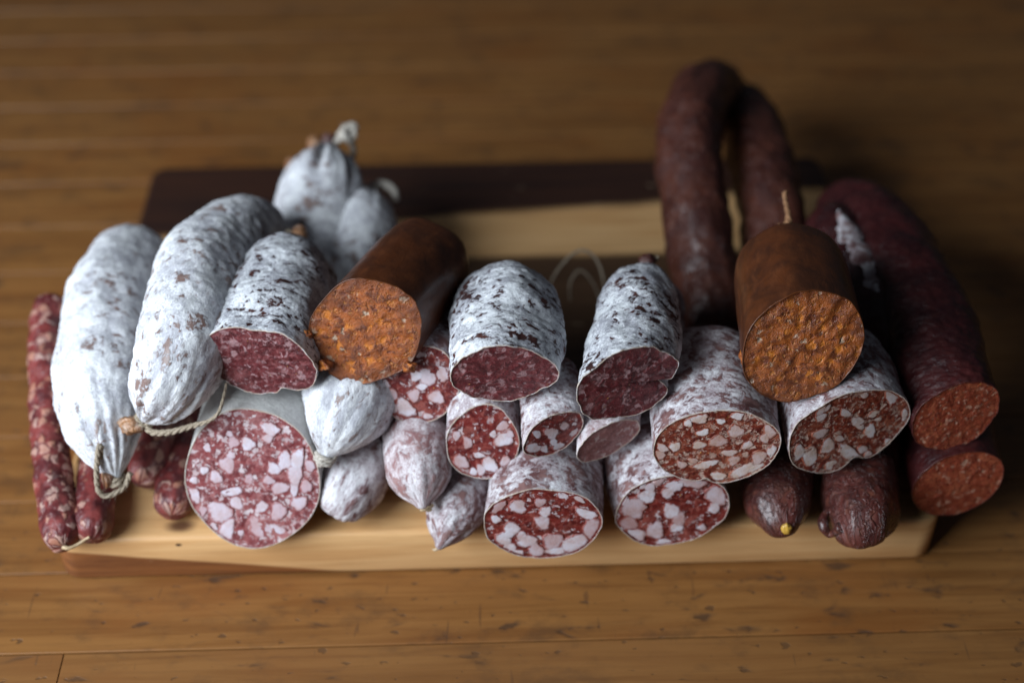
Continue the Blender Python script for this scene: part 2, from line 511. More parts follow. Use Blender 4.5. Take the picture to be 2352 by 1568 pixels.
M['cut_chorizo'] = mat_cut('cut_chorizo', (0.17, 0.022, 0.010), (0.29, 0.050, 0.020), (0.38, 0.105, 0.045), (0.56, 0.36, 0.26), [(520, 0.16, 0.03), (300, 0.06, 0.04)], 1.8, 0.46, bumpd=0.0008)
M['crumb'] = mat_crumb('orange_paste')
M['fat_pink'] = mat_fat('fat_pale', (0.70, 0.66, 0.74), (0.62, 0.52, 0.55), (0.125, 0.014, 0.018), (0.235, 0.042, 0.044), (0.41, 0.16, 0.155), 0.9)
M['fat_red'] = mat_fat('fat_in_red', (0.72, 0.68, 0.74), (0.62, 0.50, 0.50), (0.080, 0.006, 0.007), (0.175, 0.018, 0.015), (0.33, 0.090, 0.070), 1.0)
M['fat_paprika'] = mat_fat('fat_in_paprika', (0.74, 0.69, 0.70), (0.62, 0.49, 0.42), (0.090, 0.009, 0.007), (0.19, 0.026, 0.013), (0.36, 0.115, 0.065), 1.1)
M['orange_skin'] = mat_casing('orange_casing', (0.092, 0.026, 0.008), (0.050, 0.016, 0.007), (0.115, 0.033, 0.009), 0.36, 0.22, 0.35, 0.4, 0.4, 0.0)
M['dark_skin'] = mat_casing('dark_casing', (0.056, 0.010, 0.010), (0.024, 0.005, 0.006), (0.080, 0.017, 0.013), 0.38, 0.25, 0.8, 2.2, 0.4, 0.10)
M['loop_skin'] = mat_casing('red_brown_casing', (0.088, 0.025, 0.015), (0.046, 0.012, 0.009), (0.12, 0.038, 0.018), 0.40, 0.12, 1.0, 2.2, 0.45, 0.14)
M['wet_skin'] = mat_casing('wet_casing', (0.105, 0.027, 0.021), (0.055, 0.015, 0.013), (0.17, 0.055, 0.030), 0.29, 0.40, 1.6, 1.6, 0.5, 0.0)
M['stick'] = mat_stick('dry_stick')
M['twine'] = mat_twine('jute_twine', (0.20, 0.155, 0.11), (0.50, 0.42, 0.32))
M['twine_white'] = mat_twine('mouldy_twine', (0.36, 0.31, 0.25), (0.66, 0.62, 0.56))
M['twine_brown'] = mat_twine('brown_twine', (0.18, 0.085, 0.04), (0.40, 0.22, 0.12))
M['stub'] = mat_casing('dried_casing_end', (0.20, 0.075, 0.030), (0.36, 0.18, 0.085), (0.60, 0.50, 0.42), 0.35, 0.3, 1.2, 1.0)
M['stub_dark'] = mat_casing('dark_casing_end', (0.045, 0.012, 0.010), (0.075, 0.020, 0.014), (0.20, 0.12, 0.10), 0.4, 0.2, 1.2, 1.0)
M['gold'] = mat_casing('yellow_fat_drop', (0.55, 0.30, 0.03), (0.62, 0.38, 0.08), (0.70, 0.52, 0.2), 0.25, 0.4, 0.5, 1.0)
M['gut'] = mat_casing('dry_gut_string', (0.55, 0.42, 0.26), (0.48, 0.33, 0.18), (0.66, 0.55, 0.40), 0.5, 0.1, 0.8, 1.0)
M['table'] = mat_table()
M['board'] = mat_board()
M['gap'] = mat_twine('dirt_in_gap', (0.012, 0.009, 0.007), (0.03, 0.022, 0.016))


# ------------------------------------------------------------------ building helpers
def mesh_obj(name, v, f, mat, parent=None, attrs=None, smooth=True):
    me = bpy.data.meshes.new(name)
    me.from_pydata([tuple(x) for x in np.asarray(v, float).tolist()], [], f)
    for k, a in (attrs or {}).items():
        a = np.asarray(a, np.float32)
        if a.ndim == 2:
            at = me.attributes.new(k, 'FLOAT_VECTOR', 'POINT')
            at.data.foreach_set('vector', a.ravel())
        else:
            at = me.attributes.new(k, 'FLOAT', 'POINT')
            at.data.foreach_set('value', a)
    if smooth:
        me.polygons.foreach_set('use_smooth', [True] * len(me.polygons))
    me.materials.append(mat)
    me.update()
    o = bpy.data.objects.new(name, me)
    COL.objects.link(o)
    if parent is not None:
        o.parent = parent
        o.location = -np.array(parent.location)
    return o


def thing(name, label, cat, loc, group=None):
    o = bpy.data.objects.new(name, None)
    o.empty_display_size = 0.01
    COL.objects.link(o)
    o.location = loc
    o['label'] = label
    o['category'] = cat
    if group:
        o['group'] = group
    return o


def grid_faces(nr, nc, close=True):
    f = []
    for i in range(nr - 1):
        for j in range(nc if close else nc - 1):
            k = (j + 1) % nc
            f.append((i * nc + j, i * nc + k, (i + 1) * nc + k, (i + 1) * nc + j))
    return f


class Path:
    def __init__(self, pts, n=200):
        P = np.array(pts, float)
        if len(P) == 2:
            t = np.linspace(0, 1, n)[:, None]
            c = P[0] * (1 - t) + P[1] * t
        else:
            Q = np.vstack([2 * P[0] - P[1], P, 2 * P[-1] - P[-2]])
            out = []
            m = max(8, n // (len(P) - 1))
            for k in range(len(P) - 1):
                p0, p1, p2, p3 = Q[k:k + 4]
                t = np.linspace(0, 1, m, endpoint=False)[:, None]
                out.append(0.5 * (2 * p1 + (p2 - p0) * t + (2 * p0 - 5 * p1 + 4 * p2 - p3) * t**2 + (3 * p1 - p0 - 3 * p2 + p3) * t**3))
            c = np.vstack(out + [P[-1:]])
        self.c = c
        self.s = np.concatenate([[0], np.cumsum(np.linalg.norm(np.diff(c, axis=0), axis=1))])
        self.L = self.s[-1]
        T = np.gradient(c, axis=0)
        T /= np.linalg.norm(T, axis=1)[:, None]
        self.T = T
        up = np.array([0, 0, 1.0])
        N = np.cross(T[0], up)
        if np.linalg.norm(N) < 0.05:
            N = np.cross(T[0], np.array([0, 1.0, 0]))
        N /= np.linalg.norm(N)
        Ns = [N]
        for k in range(1, len(c)):
            N = Ns[-1] - T[k] * (Ns[-1] @ T[k])
            Ns.append(N / np.linalg.norm(N))
        self.N = np.array(Ns)
        self.B = np.cross(self.N, T)

    def at(self, s):
        s = np.asarray(s, float)
        sc_ = np.clip(s, 0, self.L)
        f = lambda a: np.stack([np.interp(sc_, self.s, a[:, k]) for k in range(3)], -1)
        T = f(self.T)
        C = f(self.c) + T * (s - sc_)[..., None]
        return C, T, f(self.N), f(self.B)


def tube(name, pts, r, mat, parent, sides=10, n=60, taper=None, twist=0, strands=1, fuzz=0.0, seed=0):
    """a cord along points; several strands twist round each other"""
    pa = Path(pts, n)
    s = np.linspace(0, pa.L, n)
    C, T, N, B = pa.at(s)
    V, F, A = [], [], []
    base = 0
    rs = r if strands == 1 else r * 0.66
    tp = np.ones(n) if taper is None else pchip(s / pa.L, [q[0] for q in taper], [q[1] for q in taper])
    for k in range(strands):
        ph = 2 * math.pi * k / strands + twist * s / max(r, 1e-6)
        off = 0 if strands == 1 else (N * np.cos(ph)[:, None] + B * np.sin(ph)[:, None]) * (r * 0.42 * tp)[:, None]
        cc = C + off
        th = np.linspace(0, 2 * math.pi, sides, endpoint=False)
        ring = cc[:, None, :] + (N[:, None, :] * np.cos(th)[None, :, None] + B[:, None, :] * np.sin(th)[None, :, None]) * (rs * tp)[:, None, None]
        ring = ring + 0.12 * rs * perlin(ring / (rs * 1.6) + seed)[..., None] * (ring - cc[:, None, :]) / rs
        V.append(ring.reshape(-1, 3))
        F += [tuple(a + base for a in q) for q in grid_faces(n, sides)]
        F.append(tuple(base + j for j in range(sides))[::-1])
        F.append(tuple(base + (n - 1) * sides + j for j in range(sides)))
        base += n * sides
    V = np.vstack(V)
    if fuzz:
        # stray fibres standing off the cord
        rg = np.random.RandomState(seed + 5)
        for k in range(int(fuzz)):
            i = rg.randint(0, n)
            d = rg.normal(size=3)
            d -= T[i] * (d @ T[i]) * 0.5
            d /= np.linalg.norm(d)
            p0 = C[i] + d * r * 0.7
            ln = r * rg.uniform(1.0, 2.6)
            bend = rg.normal(size=3) * ln * 0.3
            q = [p0, p0 + d * ln * 0.5 + bend * 0.4, p0 + d * ln + bend]
            e = np.cross(d, rg.normal(size=3))
            e *= 0.00006 / np.linalg.norm(e)
            e2 = np.cross(d, e)
            tri = [e, -0.5 * e + 0.87 * e2, -0.5 * e - 0.87 * e2]
            V = np.vstack([V] + [np.array([c_ + w * t_ for t_ in tri]) for c_, w in zip(q, (1, 0.8, 0.3))])
            for a in range(2):
                for j in range(3):
                    F.append((base + a * 3 + j, base + a * 3 + (j + 1) % 3, base + a * 3 + 3 + (j + 1) % 3, base + a * 3 + 3 + j))
            base += 9
    return mesh_obj(name, V, F, mat, parent, {'tub': V + seed})


ENDS = {
    'round': [(0, 0), (0.04, 0.30), (0.16, 0.56), (0.38, 0.79), (0.65, 0.93), (1.0, 1.0)],
    'blunt': [(0, 0), (0.03, 0.40), (0.12, 0.68), (0.28, 0.88), (0.5, 0.97), (0.75, 1.0)],
    'egg': [(0, 0), (0.04, 0.24), (0.16, 0.45), (0.45, 0.72), (0.85, 0.91), (1.3, 1.0)],
    'cone': [(0, 0), (0.04, 0.09), (0.18, 0.20), (0.5, 0.50), (0.9, 0.78), (1.4, 0.96), (1.8, 1.0)],
    'dome_tip': [(0, 0), (0.03, 0.13), (0.16, 0.19), (0.30, 0.42), (0.55, 0.70), (0.9, 0.92), (1.3, 1.0)],
    'tail': [(0, 0.07), (0.03, 0.10), (0.12, 0.115), (0.2, 0.14), (0.45, 0.38), (0.85, 0.68), (1.35, 0.91), (2.0, 1.0)],
}
REPORT = []


def sausage(name, label, path, r=None, face=None, e=10.0, yaw=0.0, casing='white', cut=None, front='cut', back='round',
            flat=1.0, lumps=0.6, wrinkle=0.25, pleats=0, notch=(), taper=None, face_amp=0.07, face_scale=0.004, seed=0,
            fats=(), fat_mat='fat_pink', cat='sausage', group=None, squash=None, NTH=112, NS=120, jag=0.3, pleat_amp=1.0):
    """One sausage: a casing swept along its path and, where it was sliced, a cut face.
    path: (u, v, z) picture position and height of axis points, from the end towards the viewer to the far end."""
    P = [px(*q) for q in path]
    rg = np.random.RandomState(seed + 11)
    pa = Path(P)
    C0, T0, N0, B0 = (q[0] for q in pa.at(np.array([0.0])))
    th = np.linspace(0, 2 * math.pi, NTH, endpoint=False)
    cs, sn = np.cos(th), np.sin(th)
    # outline of the cross-section
    rho = 1 + sum(0.018 / k**0.5 * rg.normal() * np.cos(k * th + rg.uniform(0, 6.28)) for k in (2, 3, 4, 5, 7))
    cutn = None
    ry_ratio = flat
    if front == 'cut':
        u, v, w, h = face
        ye, ee = R(yaw), R(e)
        cutn = np.array([math.sin(ye) * math.cos(ee), -math.cos(ye) * math.cos(ee), math.sin(ee)])
        rx, ry = 0.02, 0.02
        cen = C0.copy()
        for _ in range(12):
            off = N0 * (rho * rx * cs)[:, None] + B0 * (rho * ry * sn)[:, None]
            s0 = -(off @ cutn) / (T0 @ cutn)
            q = project(cen + off + T0 * s0[:, None])
            bw, bh = np.ptp(q[:, 0]), np.ptp(q[:, 1])
            rx *= w / bw
            ry *= h / bh
            mid = (q.max(0) + q.min(0)) / 2
            zc = (cen - CAM) @ FWD
            cen = cen + RGT * (u - mid[0]) / FPX * zc - UPV * (v - mid[1]) / FPX * zc
        P = [p + (cen - C0) for p in P]
        pa = Path(P)
        r, ry_ratio = rx, ry / rx
        REPORT.append((name, 'rx %.1f ry %.1f mm' % (rx * 1e3, ry * 1e3), 'z %.3f' % cen[2], 'y %.3f' % cen[1], 'bottom %.3f' % (cen[2] - ry), 'L %.3f' % pa.L))
    else:
        REPORT.append((name, 'r %.1f' % (r * 1e3), 'z0 %.3f' % P[0][2], 'y %.3f' % P[0][1], 'x %.3f' % P[0][0], 'L %.3f' % pa.L))
    L = pa.L
    # stations along the body, denser towards the ends
    t = np.linspace(0, 1, NS)
    t = 0.55 * t + 0.45 * (0.5 - 0.5 * np.cos(math.pi * t))
    TH, TT = np.meshgrid(th, t)
    RHO = np.broadcast_to(rho, TH.shape).copy()

    def prof(s):
        f = np.ones_like(s)
        if front != 'cut':
            E_ = ENDS[front]
            f = f * pchip(s / r, [a for a, _ in E_], [b for _, b in E_])
        if back != 'cut':
            E_ = ENDS[back]
            f = f * pchip((L - s) / r, [a for a, _ in E_], [b for _, b in E_])
        if taper:
            f = f * pchip(s / L, [a for a, _ in taper], [b for _, b in taper])
        return f

    if front == 'cut':
        off = N0 * (rho * r * cs)[:, None] + B0 * (rho * r * ry_ratio * sn)[:, None]
        s0 = -(off @ cutn) / (T0 @ cutn)
        s0 = s0 + jag * 0.001 * perlin(np.stack([cs * 4, sn * 4, 0 * cs + seed], -1)) + jag * 0.0006 * perlin(np.stack([cs * 13, sn * 13, 0 * cs + seed], -1))
    else:
        s0 = np.zeros(NTH)
    S = s0[None, :] + (L - s0[None, :]) * TT
    # flattened front relaxes to a rounder body at the back
    rat = 1 + (ry_ratio - 1) * (1 - 0.35 * np.clip(S / L, 0, 1)) if front == 'cut' else np.full_like(S, flat)
    F = prof(np.clip(S, 0, L) if front != 'cut' else S.clip(None, L))
    tx, ty = np.cos(TH) * r, np.sin(TH) * r * rat
    q = np.stack([tx, ty, S], -1) + seed * 0.37
    body = np.clip(F * 1.4, 0, 1)
    disp = lumps * 0.001 * perlin(q / (r * 1.1)) + 0.45 * lumps * 0.001 * perlin(q / (r * 0.45) + 5)
    ridg = 1 - np.abs(perlin(q * np.array([1, 1, 2.0]) / 0.006 + 9)) * 2
    disp = disp + wrinkle * 0.001 * (0.6 * ridg + 0.8 * perlin(q / 0.0028 + 3))
    for (ang, depth, width, reach) in notch:
        da = (TH - R(ang) + math.pi) % (2 * math.pi) - math.pi
        disp = disp - depth * np.exp(-(da / width)**2) * np.exp(-np.clip(S - s0[None, :], 0, None) / reach)
    if pleats:
        for end, dist in ((front, S / r), (back, (L - S) / r)):
            if end in ('tail', 'cone', 'dome_tip'):
                amp = np.exp(-((dist - 0.6) / 0.85)**2) * (1 if end == 'tail' else 0.5) * pleat_amp
                wave = np.abs(np.sin(TH * pleats / 2 + 1.1 * perlin(np.stack([np.cos(TH) * 2, np.sin(TH) * 2, S / r * 0.5 + seed], -1)))) - 0.6
                wave2 = np.abs(np.sin(TH * (pleats + 5) / 2 + 2 + perlin(np.stack([np.cos(TH) * 3, np.sin(TH) * 3, S / r + seed], -1)))) - 0.6
                disp = disp + r * 0.11 * amp * (wave + 0.5 * wave2) * np.clip(F * 2.2, 0, 1)
    C, T, N, B = pa.at(S)
    rad = F * RHO
    offv = N * (rad * r * np.cos(TH))[..., None] + B * (rad * r * rat * np.sin(TH))[..., None]
    dirv = N * np.cos(TH)[..., None] + B * np.sin(TH)[..., None]
    V = C + offv + dirv * (disp * body)[..., None]
    if squash:
        V[..., 2] = np.maximum(V[..., 2], squash)
    tub = np.stack([tx, ty, S], -1) + np.array([seed * 0.731, seed * 0.413, seed * 0.277])
    rim = np.exp(-np.clip(S - s0[None, :], 0, None) / 0.00030) if front == 'cut' else np.zeros_like(S)
    root = thing(name, label, cat, tuple(P[0] * 0.5 + P[-1] * 0.5), group)
    g = root.location
    low = V[..., 2].min()
    root.location = (g[0], g[1], float(low))
    faces = grid_faces(NS, NTH)
    VV, TB, RM = V.reshape(-1, 3), tub.reshape(-1, 3), rim.reshape(-1)
    if front == 'cut':
        # a thin lip of casing turns over the cut edge
        cc = V[0].mean(0)
        d = V[0] - cc
        d /= np.linalg.norm(d, axis=1)[:, None]
        lip = V[0] - d * 0.00042 + cutn * 0.00010
        lip2 = V[0] - d * 0.00055 - cutn * 0.0012
        n0 = len(VV)
        VV = np.vstack([VV, lip, lip2])
        TB = np.vstack([TB, tub[0], tub[0]])
        RM = np.concatenate([RM, np.ones(2 * NTH)])
        for j in range(NTH):
            k = (j + 1) % NTH
            faces.append((n0 + j, n0 + k, k, j))
            faces.append((n0 + NTH + j, n0 + NTH + k, n0 + k, n0 + j))
    faces.append(tuple((NS - 1) * NTH + j for j in range(NTH)))
    if front != 'cut':
        faces.append(tuple(range(NTH))[::-1])
    mesh_obj('casing', VV, faces, M[casing], root, {'tub': TB, 'rim': RM})
    info = dict(root=root, path=pa, r=r, V=V, n=cutn, L=L, rat=ry_ratio)
    if front == 'cut':
        ax = np.cross(np.array([0, 0, 1.0]), -cutn)
        ax = -ax / np.linalg.norm(ax)
        if ax[0] < 0:
            ax = -ax
        ay = np.cross(cutn, ax)
        if ay[2] < 0:
            ay = -ay
        cen = V[0].mean(0)
        edge = V[0] - (V[0] - cen) / np.linalg.norm(V[0] - cen, axis=1)[:, None] * 0.0004 - cutn * 0.00010
        rings = 34
        fr = np.linspace(0, 1, rings)**0.85
        D = cen[None, None] + (edge - cen)[None] * fr[:, None, None]
        lx, ly = (D - cen) @ ax, (D - cen) @ ay
        uv = np.stack([lx, ly, 0 * lx + seed * 0.9], -1)
        am = (1 - np.clip((fr - 0.93) / 0.07, 0, 1))[:, None]
        relief = lambda q_: fbm(q_ / face_scale + seed, 2 if len(fats) else 3) * face_amp * 0.001
        bumpy = relief(uv)
        # the middle of a drying slice sinks a little
        D = D + cutn * ((bumpy * (0.35 + 0.65 * am)) - 0.0002 * am)[..., None]
        fob = mesh_obj('cut_face', D.reshape(-1, 3), grid_faces(rings, NTH), M[cut], root,
                       {'tub': (uv + np.array([seed * 0.53, seed * 0.31, 0])).reshape(-1, 3), 'edge': np.repeat(fr, NTH)})
        info.update(face=fob, cen=cen, ax=ax, ay=ay)
        for (u_, v_, a_, b_, rot) in fats:
            d = ray(u_, v_)
            p = CAM + d * (((cen - CAM) @ cutn) / (d @ cutn))
            zc = (p - CAM) @ FWD
            m = 14
            an = np.linspace(0, 2 * math.pi, m, endpoint=False)
            k1, k2 = rg.uniform(0, 6.28, 2)
            wob = 1.14 * (1 + 0.10 * np.cos(2 * an + k1) + 0.12 * np.cos(3 * an + k2) + 0.06 * np.cos(5 * an + k1 + k2) + rg.uniform(-0.11, 0.11, m))
            ex, ey = np.cos(an) * a_ * wob, np.sin(an) * b_ * wob
            ro = R(rot)
            qu = u_ + ex * math.cos(ro) - ey * math.sin(ro)
            qv = v_ + ex * math.sin(ro) + ey * math.cos(ro)
            pts = []
            for uu, vv in zip(qu, qv):
                d = ray(uu, vv)
                pp = CAM + d * (((cen - CAM) @ cutn) / (d @ cutn))
                # stay inside the casing
                pr = pp - cen
                ang = pr / (np.linalg.norm(pr) + 1e-9)
                ce = (edge - cen)
                lim = np.linalg.norm(ce[np.argmax((ce / np.linalg.norm(ce, axis=1)[:, None]) @ ang)]) - 0.0007
                if np.linalg.norm(pr) > lim:
                    pp = cen + ang * lim
                pts.append(pp)
            pts = np.array(pts)
            pc = pts.mean(0)
            hgt = 0.00008
            lq = np.stack([(pts - cen) @ ax, (pts - cen) @ ay, 0 * an + seed * 0.9], -1)
            pts = pts + cutn * (relief(lq) - 0.0002)[:, None]
            pc = pc + cutn * (float(relief(np.array([[(pc - cen) @ ax, (pc - cen) @ ay, seed * 0.9]]))[0]) - 0.0002)
            vv_ = np.vstack([[pc + cutn * hgt], pc + (pts - pc) * 0.62 + cutn * hgt * 0.95, pc + (pts - pc) * 0.92 + cutn * hgt * 0.55,
                             pc + (pts - pc) * 1.08 - cutn * 0.00006, pc + (pts - pc) * 0.8 - cutn * 0.0014])
            ff = [(0, 1 + j, 1 + (j + 1) % m) for j in range(m)]
            for b0 in (1, 1 + m, 1 + 2 * m):
                ff += [(b0 + j, b0 + m + j, b0 + m + (j + 1) % m, b0 + (j + 1) % m) for j in range(m)]
            ff.append(tuple(1 + 3 * m + j for j in range(m))[::-1])
            at = np.concatenate([[1.0], np.full(m, 0.80), np.full(m, 0.26), np.zeros(2 * m)])
            tb = np.stack([(vv_ - cen) @ ax, (vv_ - cen) @ ay, 0 * at + seed * 0.9], -1) + np.array([seed * 0.53, seed * 0.31, 0])
            tone = np.full(len(at), rg.uniform(0, 1)**1.6)
            fo = mesh_obj('fat_piece', vv_, ff, M[fat_mat], fob, {'edge': at, 'tub': tb, 'tone': tone})
            fo.location = (0, 0, 0)
            for p_ in fo.data.polygons:
                p_.use_smooth = p_.index < 3 * m
    return info


def K(x0, y0, k, rows):
    """fat pieces noted in an enlarged view: view origin, enlargement, then x, y, half sizes, turn"""
    q = 0.9408
    return [((x0 + a / k) * q, (y0 + b / k) * q, c / k * q, d / k * q, t) for a, b, c, d, t in rows]


def blob(name, p, rad, mat, parent, seed=0, stretch=(1, 1, 1), amp=0.25, nt=20, nr=14):
    th = np.linspace(0, 2 * math.pi, nt, endpoint=False)
    ph = np.linspace(0.02, math.pi - 0.02, nr)
    T_, P_ = np.meshgrid(th, ph)
    d = np.stack([np.sin(P_) * np.cos(T_), np.sin(P_) * np.sin(T_), np.cos(P_)], -1)
    v = np.asarray(p) + d * (rad * (1 + amp * perlin(d * 1.7 + seed) + amp * 0.6 * perlin(d * 4 + seed)))[..., None] * np.array(stretch)
    v = v.reshape(-1, 3)
    f = grid_faces(nr, nt)
    f += [tuple(range(nt))[::-1], tuple((nr - 1) * nt + j for j in range(nt))]
    return mesh_obj(name, v, f, mat, parent, {'tub': v + seed * 0.1})


def tie(info, s, rr, mat, turns=2, r=0.0011, seed=0, name='twine_knot'):
    """twine wound round a tail at distance s from its tip"""
    C, T, N, B = (q[0] for q in info['path'].at(np.array([s])))
    a = np.linspace(0, turns * 2 * math.pi, 18 * turns)
    pts = [C + (N * math.cos(x) + B * math.sin(x)) * rr + T * (k / len(a) - 0.5) * r * 1.6 * turns for k, x in enumerate(a)]
    return tube(name, pts, r, M[mat], info['root'], 8, 26 * turns, None, 0.9, 3, 10, seed)


def surf(info, u, v):
    """the point of a sausage's skin that is seen at picture position u, v"""
    q = info['V'].reshape(-1, 3)
    near = np.linalg.norm(project(q) - np.array([u, v]), axis=1)
    k = np.argsort(near)[:40]
    return q[k[np.argmin((q[k] - CAM) @ FWD)]]


def knot(name, p, rad, mat, parent, seed=0, r=0.0012):
    """a small tangle of twine pulled tight"""
    rg = np.random.RandomState(seed)
    pts = []
    d = rg.normal(size=3)
    for k in range(13):
        d = d + rg.normal(size=3) * 1.3
        d /= np.linalg.norm(d)
        pts.append(np.asarray(p) + d * rad * rg.uniform(0.55, 1.0))
    return tube(name, pts, r, M[mat], parent, 8, 130, None, 0.75, 3, 40, seed)


# ------------------------------------------------------------------ table and board
TABLE_Z = 0.0
PLW = 0.0468
SEAM = -0.0426
table = thing('wooden_table', 'worn honey brown wooden table top of narrow planks under the cutting board', 'table', (0, 0.3, -0.03))


def plank_mesh(name, x0, x1, wd, th_):
    c = 0.0005
    prof_ = [(-wd / 2, -th_), (-wd / 2, -c), (-wd / 2 + c * 0.4, -c * 0.3), (-wd / 2 + c, 0), (wd / 2 - c, 0), (wd / 2 - c * 0.4, -c * 0.3), (wd / 2, -c), (wd / 2, -th_)]
    m = len(prof_)
    xs = np.linspace(x0, x1, 9)
    v = [(x, a, b) for x in xs for a, b in prof_]
    f = grid_faces(9, m)
    f += [tuple(range(m))[::-1], tuple(8 * m + j for j in range(m))]
    me = bpy.data.meshes.new(name)
    me.from_pydata(v, [], f)
    me.materials.append(M['table'])
    return me


long_mesh = plank_mesh('plank', -1.1, 1.1, PLW - 0.0006, 0.028)
xj = px(137, 1540, 0)[0]
left_mesh = plank_mesh('plank', -1.1, xj - 0.0003, PLW - 0.0006, 0.028)
right_mesh = plank_mesh('plank', xj + 0.0003, 1.1, PLW - 0.0006, 0.028)
for k in range(-3, 26):
    yc = SEAM + (k + 0.5) * PLW
    for me in ([left_mesh, right_mesh] if k == -1 else [long_mesh]):
        o = bpy.data.objects.new('plank', me)
        COL.objects.link(o)
        o.parent = table
        o.location = (0, yc - 0.3, 0.03)
v = [(-1.1, SEAM - 3 * PLW, -0.029), (1.1, SEAM - 3 * PLW, -0.029), (1.1, SEAM + 26 * PLW, -0.029), (-1.1, SEAM + 26 * PLW, -0.029)]
v += [(a, b, -0.004) for a, b, c in v]
mesh_obj('underframe', v, [(3, 2, 1, 0), (4, 5, 6, 7), (0, 1, 5, 4), (1, 2, 6, 5), (2, 3, 7, 6), (3, 0, 4, 7)], M['gap'], table, smooth=False)

BW, BD, BT = 0.42, 0.3075, 0.028
board = thing('cutting_board', 'thick striped dark and pale wooden cutting board carrying the pile of sausages', 'cutting board', (0, 0, 0.0))


def rounded_rect(x0, x1, y0, y1, r, n=7):
    pts = []
    for cx, cy, a0 in ((x1 - r, y0 + r, -90), (x1 - r, y1 - r, 0), (x0 + r, y1 - r, 90), (x0 + r, y0 + r, 180)):
        for k in range(n):
            a = R(a0 + 90 * k / (n - 1))
            pts.append((cx + r * math.cos(a), cy + r * math.sin(a)))
    return pts


rows = []
for inset, z in ((0.0016, 0.0006), (0.0004, 0.0012), (0.0, 0.0024), (0.0, BT - 0.0028), (0.0006, BT - 0.0011), (0.0016, BT - 0.0004), (0.0034, BT)):
    rows.append([(x, y, z) for x, y in rounded_rect(-BW / 2 + inset, BW / 2 - inset, inset, BD - inset, 0.010 - inset)])
m = len(rows[0])
bv = np.array([p for r_ in rows for p in r_])
bf = grid_faces(len(rows), m)
bf += [tuple(range(m))[::-1], tuple((len(rows) - 1) * m + j for j in range(m))]
slab = mesh_obj('slab', bv, bf, M['board'], board, smooth=True)
for p in slab.data.polygons:
    if len(p.vertices) > 4:
        p.use_smooth = False

Z0 = BT  # top of the board

# ------------------------------------------------------------------ bottom row
G_CUT = 'sliced salami in the pile'
G_WHOLE = 'whole white salami in the pile'
G_SMALL = 'small mouldy salami ends in the pile'
G_STICK = 'thin dry sausages at the board corner'
G_DARK = 'dark smoked sausages in the pile'
G_OR = 'orange soft sausages on the pile'

i = sausage('coarse_salami', 'largest sliced salami, round pink cut face with big fat chunks, resting on the board',
            [(580, 1100, 0.0600), (610, 960, 0.0590), (650, 800, 0.0585)], face=(580, 1100, 312, 322), e=27, yaw=-2, casing='smooth', cut='cut_pink',
            seed=1, lumps=0.5, wrinkle=0.10, cat='salami', group=G_CUT, fat_mat='fat_pink', face_amp=0.07,
            fats=K(450, 950, 3.92, [
                (470, 510, 60, 50, -20), (610, 525, 65, 60, -10), (220, 555, 35, 50, 0), (420, 430, 45, 30, 0), (450, 630, 40, 35, 0),
                (410, 720, 80, 70, 10), (190, 775, 40, 40, 0), (90, 870, 35, 35, 0), (90, 1020, 80, 55, 35), (340, 1170, 120, 85, 10),
                (460, 980, 90, 40, -10), (500, 1090, 60, 60, 0), (405, 1360, 75, 110, 20), (270, 1330, 45, 50, 0), (540, 1375, 35, 25, 0),
                (740, 1320, 120, 90, 10), (900, 1170, 65, 95, 10), (870, 1350, 80, 60, 0), (860, 760, 60, 60, 0), (960, 690, 60, 90, 0),
                (1080, 680, 60, 100, 0), (1060, 820, 65, 110, 10), (920, 945, 90, 45, -10), (1210, 730, 50, 55, 0), (1170, 930, 55, 55, 0),
                (810, 870, 50, 40, 0), (1050, 960, 40, 60, 0), (740, 1130, 70, 50, -20), (1100, 1090, 80, 60, 0), (820, 380, 80, 60, 20),
                (880, 250, 45, 35, 0), (800, 470, 50, 40, 0), (620, 860, 40, 45, 0), (300, 840, 55, 60, 0), (160, 1170, 50, 50, 0), (780, 1490, 60, 20, -10)]))

sausage('sliced_salami', 'sliced salami on the board, oval red face, below the two thin cut ends',
        [(1250, 1203, 0.053), (1255, 1080, 0.053), (1262, 940, 0.053)], face=(1249, 1202, 272, 162), e=4, casing='thin', cut='cut_red',
        seed=2, cat='salami', group=G_CUT, fat_mat='fat_red', lumps=0.9,
        fats=K(700, 900, 2.94, [
            (1505, 985, 60, 45, -10), (1660, 990, 55, 50, 20), (1855, 1030, 40, 40, 0), (1840, 1100, 50, 50, 0), (1990, 900, 50, 35, 30),
            (2150, 1040, 70, 35, 20), (2195, 1150, 60, 75, -20), (2075, 1260, 110, 60, -20), (1910, 1240, 65, 65, 20), (1725, 1235, 65, 45, -10),
            (1790, 1300, 60, 40, 20), (1610, 1160, 50, 60, 20), (1560, 1220, 60, 40, 10), (1580, 1290, 60, 40, 10), (1820, 960, 40, 30, 0),
            (1690, 1200, 40, 30, 0), (1500, 1080, 40, 25, 20), (1930, 1310, 70, 25, -5), (2100, 935, 40, 20, 30), (1660, 1320, 40, 20, 10)]))

